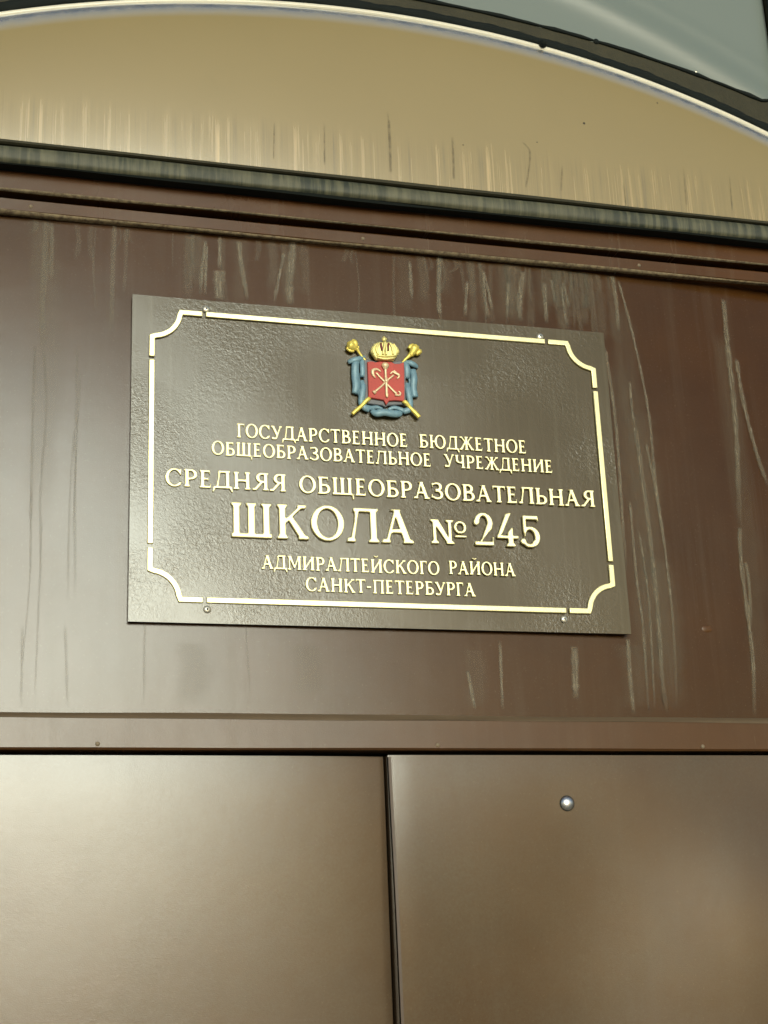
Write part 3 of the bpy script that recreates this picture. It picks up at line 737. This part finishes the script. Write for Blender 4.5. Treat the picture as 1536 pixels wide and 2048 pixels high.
G_('З', .80, g3()); G_('Ш', 1.24, gSH()); G_('Щ', 1.28, gSH(3, True))
G_('Ч', .90, stem(.70) | (stem(.2, .5, 1., bot=False)) | (ring(.46, .62, .345, .26, T, .11) & (GYY < .6)) | bar(.46, .7, .36, .46))
G_('Ю', 1.42, stem(.2) | ring(.92, .5, .46, .52, T, H * .85) | bar(.2, .5, .45, .45 + H)); G_('Я', .90, gYA())
G_('-', .46, bar(.05, .40, .36, .50))
G_('№', 1.46, stem(.17, top=True, w=.12) | stem(.76, bot=True, w=.12) | P_([(.06, 1), (.32, 1), (.82, .0), (.66, .0)]) | ring(1.16, .70, .24, .26, .10, .085) | bar(.94, 1.40, .28, .37))
G_('2', .80, (ring(.40, .70, .34, .32, T, .10) & ((GYY > .70) | (GXX > .6)) & ~((GXX < .2) & (GYY < .8) & False)) | ell(.14, .72, .10, .10) | P_([(.57, .72), (.74, .72), (.70, .52), (.28, .12), (.04, .02), (.04, .0), (.2, .0)]) | bar(.04, .70, 0, .12) | tip(.72, .0, .28, .05))
G_('4', .86, P_([(.40, 1.02), (.62, 1.06), (.24, .38), (.06, .30), (.04, .28)]) | bar(.04, .84, .24, .35) | P_([(.46, 0), (.64, 0), (.64, .62), (.46, .46)]) | serif(.55, 0, .17))
G_('5', .80, bar(.18, .70, 1 - .13, 1) | tip(.70, 1.0, .80, .04, .02) | bar(.16, .27, .46, 1) | ((ring(.40, .32, .37, .33, T, .10)) & ((GYY > .32) | (GXX > .40)) & ~((GXX < .18) & (GYY > .3))) | (ring(.36, .30, .30, .31, .12, .10) & (GYY < .22)) | ell(.13, .18, .10, .09))
def trace(m):
    f = m.astype(float)
    for _ in range(2):
        f = np.pad(f, 1); f = (f[:-2, 1:-1] + 2 * f[1:-1, 1:-1] + f[2:, 1:-1]) / 4; f = np.pad(f, ((0, 0), (1, 1))); f = (f[:, :-2] + 2 * f[:, 1:-1] + f[:, 2:]) / 4
    ny, nx = f.shape; nxt = {}; pos = {}
    def e(kind, i, j):
        k = (kind, i, j)
        if k not in pos:
            if kind == 'h': a, b = f[i, j], f[i, j + 1]; t = (.5 - a) / (b - a); pos[k] = (gx[j] + t * STEP, gyv[i])
            else: a, b = f[i, j], f[i + 1, j]; t = (.5 - a) / (b - a); pos[k] = (gx[j], gyv[i] + t * STEP)
        return k
    s = f > .5
    act = np.argwhere(~((s[:-1, :-1] == s[1:, :-1]) & (s[:-1, :-1] == s[:-1, 1:]) & (s[:-1, :-1] == s[1:, 1:])))
    for i, j in act:
        c = (s[i, j] << 0) | (s[i, j + 1] << 1) | (s[i + 1, j + 1] << 2) | (s[i + 1, j] << 3)
        Bt, Rr, Tp, Lf = ('h', i, j), ('v', i, j + 1), ('h', i + 1, j), ('v', i, j)
        tab = {1: [(Lf, Bt)], 2: [(Bt, Rr)], 3: [(Lf, Rr)], 4: [(Rr, Tp)], 5: [(Lf, Tp), (Rr, Bt)], 6: [(Bt, Tp)], 7: [(Lf, Tp)],
               8: [(Tp, Lf)], 9: [(Tp, Bt)], 10: [(Bt, Lf), (Tp, Rr)], 11: [(Tp, Rr)], 12: [(Rr, Lf)], 13: [(Rr, Bt)], 14: [(Bt, Lf)]}[int(c)]
        for a, b in tab: nxt[e(*a)] = e(*b)
    loops = []
    while nxt:
        k = next(iter(nxt)); lp = []
        while k in nxt: lp.append(pos[k]); k = nxt.pop(k)
        if len(lp) > 8: loops.append(lp)
    out = []
    for lp in loops:
        a = np.array(lp); h = len(a) // 2
        def dp(q, eps):
            if len(q) < 3: return [q[0]]
            d = q[-1] - q[0]; L = np.hypot(*d) + 1e-9
            ds = np.abs(d[0] * (q[:, 1] - q[0, 1]) - d[1] * (q[:, 0] - q[0, 0])) / L
            i = int(ds.argmax())
            return [q[0]] if ds[i] < eps else dp(q[:i + 1], eps) + dp(q[i:], eps)
        r = dp(a[:h + 1], .005) + dp(np.vstack([a[h:], a[:1]]), .005)
        if len(r) > 3: out.append([tuple(map(float, p)) for p in r])
    return out
GM = {}
def glyph(c):
    if c not in GM:
        w, m = G[c]; GM[c] = outline_mesh('letter', trace(m), .13, .026, 1); GM[c].materials.append(GOLD)
        for p in GM[c].polygons: p.use_smooth = abs(p.normal.z) < .98
    return GM[c]
def word(txt, x0, x1, y, h, track=.03):
    adv = [G[c][0] for c in txt]; tot = sum(adv) + track * (len(txt) - 1) - .06
    k = (x1 - x0) / tot; x = x0 - .03 * k
    for c, a in zip(txt, adv):
        o = link('letter', glyph(c), None, sg.o, (x - PB[0], y + random.uniform(-.0002, .0002) - PB[1], .0004 - PB[2]))
        o.scale = (k, h, h * (1.0 if h < .03 else .75)); o.rotation_euler = (0, 0, R(random.uniform(-.6, .6)))
        x += (a + track) * k
random.seed(11)
word('ГОСУДАРСТВЕННОЕ', .1221, .3295, .2224, .0174)
word('БЮДЖЕТНОЕ', .3440, .4813, .2230, .0174)
word('ОБЩЕОБРАЗОВАТЕЛЬНОЕ', .0928, .3579, .1992, .0170)
word('УЧРЕЖДЕНИЕ', .3742, .5141, .1996, .0170)
word('СРЕДНЯЯ', .0395, .1784, .1585, .0214)
word('ОБЩЕОБРАЗОВАТЕЛЬНАЯ', .1950, .5656, .1580, .0214)
word('ШКОЛА', .1135, .3307, .1010, .0418, .05)
word('№', .3529, .3983, .1030, .0300)
word('245', .4064, .4903, .1028, .0400, .03)
word('АДМИРАЛТЕЙСКОГО', .1494, .3608, .0648, .0165)
word('РАЙОНА', .3726, .4557, .0664, .0165)
word('САНКТ-ПЕТЕРБУРГА', .1999, .4039, .0400, .0165)

# --- coat of arms (measured on its own 1536 x 1280 drawing grid)
def E(X, Y): return (9.842e-5 * X - 4.023e-6 * Y + .225898, 7.331e-6 * X - 1.02893e-4 * Y + .368861)
U = 1.0e-4
def eshape(name, loops, depth, bev, mat, z, parent):
    c = (.3030, .3050)
    me = outline_mesh(name, [[(E(X, Y)[0] - c[0], E(X, Y)[1] - c[1]) for X, Y in lp] for lp in loops], depth, bev, 2)
    return link(name, me, mat, parent, (0, 0, z) if parent is not sg.o else (c[0] - PB[0], c[1] - PB[1], z - PB[2]))
def etube(name, lines, mat, parent, zs=.8, seg=10, n=4):
    parts = []
    for ln in lines:
        d = smooth_line(ln, n) if n > 1 else ln
        parts.append(tube([(*E(p[0], p[1]), p[2] * U) for p in d], [max(1, p[3]) * U for p in d], zs, seg))
    v, f = joinm(parts); c = (.3030, .3050, 0)
    me = bpy.data.meshes.new(name); me.from_pydata([(a - c[0], b - c[1], q) for a, b, q in v], [], f)
    for p in me.polygons: p.use_smooth = True
    return link(name, me, mat, parent, (0, 0, 0))
arms = eshape('coat_of_arms', [[(548, 400), (590, 395), (640, 408), (700, 425), (820, 445), (930, 425), (1000, 412), (1062, 430), (1085, 560), (1085, 930), (1060, 975), (860, 985), (820, 1010), (780, 985), (590, 960), (545, 930)]], .0042, .0014, GREYB, .001, sg.o)
# ribbon folds: (x, y, height, radius)
rib = [
 [(470, 385, 20, 30), (440, 470, 35, 42), (440, 600, 25, 45), (450, 740, 35, 42), (435, 830, 25, 34)],
 [(350, 430, 20, 22), (400, 415, 40, 30), (470, 395, 45, 30), (530, 375, 30, 22), (560, 350, 20, 14)],
 [(525, 400, 20, 30), (530, 500, 40, 30), (535, 620, 25, 30)],
 [(520, 660, 15, 25), (540, 740, 40, 32), (525, 850, 45, 36), (520, 940, 30, 38), (560, 1010, 40, 40), (620, 1035, 30, 32)],
 [(1075, 425, 25, 32), (1100, 520, 40, 40), (1105, 640, 20, 34)],
 [(1250, 490, 15, 20), (1200, 470, 40, 30), (1140, 445, 45, 32), (1080, 425, 30, 20)],
 [(1180, 520, 20, 34), (1190, 640, 40, 40), (1185, 760, 30, 38), (1205, 880, 30, 38)],
 [(1105, 690, 15, 22), (1110, 780, 40, 36), (1125, 880, 45, 36), (1140, 960, 35, 34), (1120, 1040, 40, 36), (1050, 1060, 30, 34)],
 [(560, 1010, 35, 38), (650, 1010, 25, 26), (720, 1000, 20, 22), (790, 1020, 20, 14)],
 [(650, 1040, 30, 26), (700, 1085, 50, 44), (800, 1080, 60, 42), (900, 1095, 55, 42), (990, 1090, 40, 40), (1020, 1060, 20, 26)],
 [(860, 1035, 20, 18), (930, 1010, 30, 24), (1000, 1025, 30, 24), (1080, 1060, 30, 30)],
 [(1130, 550, 10, 18), (1150, 700, 20, 20), (1165, 840, 20, 22)],
 [(480, 560, 10, 18), (490, 720, 20, 20), (500, 860, 20, 20)],
]
etube('ribbon', [[(a, b_, c, d * 1.12) for a, b_, c, d in ln] for ln in rib], BLUE, arms, .6)
eshape('shield', [[(583, 445), (640, 438), (690, 452), (740, 438), (830, 445), (890, 446), (930, 468), (990, 470), (1050, 448), (1056, 560), (1055, 945), (930, 935), (860, 940), (822, 992), (790, 930), (700, 915), (598, 895), (592, 700)]], .0052, .0008, RED, .0026, arms)
# three crossed charges on the shield
zc = 86
etube('anchor', [[(690, 590, zc, 14), (740, 645, zc, 13), (810, 715, zc, 13), (900, 810, zc, 14), (950, 860, zc + 3, 18)],
                 [(680, 655, zc, 9), (650, 610, zc, 20), (650, 560, zc, 22), (700, 545, zc, 16), (750, 575, zc, 9)],
                 [(930, 870, zc, 16), (990, 880, zc, 12)], [(975, 825, zc, 9), (1000, 850, zc, 13), (985, 880, zc, 14)]], CREAM, arms, .8)
etube('anchor', [[(655, 845, zc + 2, 26), (680, 830, zc + 2, 22)], [(680, 825, zc, 15), (760, 760, zc, 13), (830, 690, zc, 12), (915, 620, zc, 13)],
                 [(870, 605, zc, 9), (905, 575, zc, 12), (925, 590, zc, 16), (975, 615, zc, 20), (980, 645, zc, 12), (955, 665, zc, 9)],
                 [(915, 560, zc, 10), (950, 590, zc, 12)]], CREAM, arms, .8)
etube('sceptre', [[(805, 470, zc + 8, 34), (805, 500, zc + 8, 48), (806, 530, zc + 8, 34), (808, 560, zc + 8, 17), (812, 640, zc + 8, 16), (818, 700, zc + 12, 24), (818, 730, zc + 8, 17), (822, 840, zc + 8, 17), (825, 870, zc + 8, 19), (828, 905, zc + 6, 12)]],
      CREAM, arms, .7)
# the two long sceptres crossed behind
hd = etube('crossed_sceptre', [[(1250, 1145, 52, 28), (1200, 1090, 55, 28), (1130, 1020, 55, 24), (1090, 975, 62, 28), (1055, 945, 62, 28), (1000, 885, 30, 16), (785, 650, 30, 14), (560, 398, 30, 14), (515, 345, 30, 14), (480, 300, 35, 18), (460, 260, 40, 26)],
      [(460, 270, 40, 20), (400, 240, 45, 58), (360, 215, 45, 62), (330, 205, 30, 30)], [(395, 150, 40, 22), (430, 190, 50, 36), (450, 250, 45, 22)], [(480, 225, 25, 10), (485, 250, 25, 6)], [(325, 250, 40, 18), (370, 285, 40, 24), (420, 295, 40, 16)]], GOLDY, arms, .8)
etube('crossed_sceptre', [[(400, 1095, 50, 22), (450, 1050, 55, 24), (520, 990, 58, 24), (560, 945, 60, 26), (605, 905, 60, 26), (660, 850, 30, 16), (810, 690, 30, 14), (1040, 440, 30, 14), (1075, 400, 30, 16), (1110, 370, 35, 20), (1150, 330, 40, 30)],
      [(1140, 350, 40, 26), (1180, 300, 45, 50), (1195, 250, 45, 62), (1180, 210, 35, 36)], [(1130, 260, 40, 26), (1150, 225, 45, 24), (1190, 205, 40, 16)], [(1215, 330, 35, 26), (1260, 300, 45, 34), (1270, 270, 40, 22)], [(1240, 215, 25, 14), (1255, 240, 25, 14)]], GOLDY, arms, .8)
# crown
CRN = simple('crown_enamel', (.93, .80, .32), .4, .35)
cr = eshape('crown', [[(690, 418), (640, 345), (622, 310), (630, 265), (670, 215), (725, 188), (775, 195), (830, 195), (860, 188), (915, 215), (975, 265), (992, 310), (980, 345), (935, 405), (915, 432), (800, 430)]], .0066, .0022, CRN, .0030, arms)
def crtube(name, lines, mat, **k):
    o = etube(name, lines, mat, arms, **k); return o
cz = 105
crtube('crown_arches', [[(700, 400, cz, 14), (800, 418, cz, 16), (920, 405, cz, 14)], [(690, 372, cz, 9), (800, 385, cz + 2, 10), (945, 372, cz, 9)],
      [(715, 365, cz, 12), (690, 290, cz, 15), (730, 205, cz - 5, 14)], [(770, 370, cz + 5, 13), (785, 280, cz + 8, 14), (795, 200, cz, 14)],
      [(810, 370, cz + 5, 13), (815, 280, cz + 8, 14), (800, 200, cz, 14)], [(905, 365, cz, 12), (895, 280, cz, 15), (860, 205, cz - 5, 14)],
      [(655, 345, cz - 10, 10), (655, 280, cz - 10, 12), (700, 220, cz - 10, 11)], [(955, 345, cz - 10, 10), (950, 280, cz - 10, 12), (910, 220, cz - 10, 11)],
      [(790, 190, cz - 5, 22), (790, 160, cz - 5, 30), (790, 135, cz - 10, 14), (790, 125, cz - 10, 10)], [(760, 158, cz - 10, 12), (825, 158, cz - 10, 12)]], CRN, zs=.8)
crtube('crown_lining', [[(748, 215, cz - 1, 10), (752, 260, cz, 14), (765, 312, cz, 12)], [(845, 215, cz - 1, 10), (838, 260, cz, 14), (840, 312, cz, 12)]], DARKRED, zs=.8)
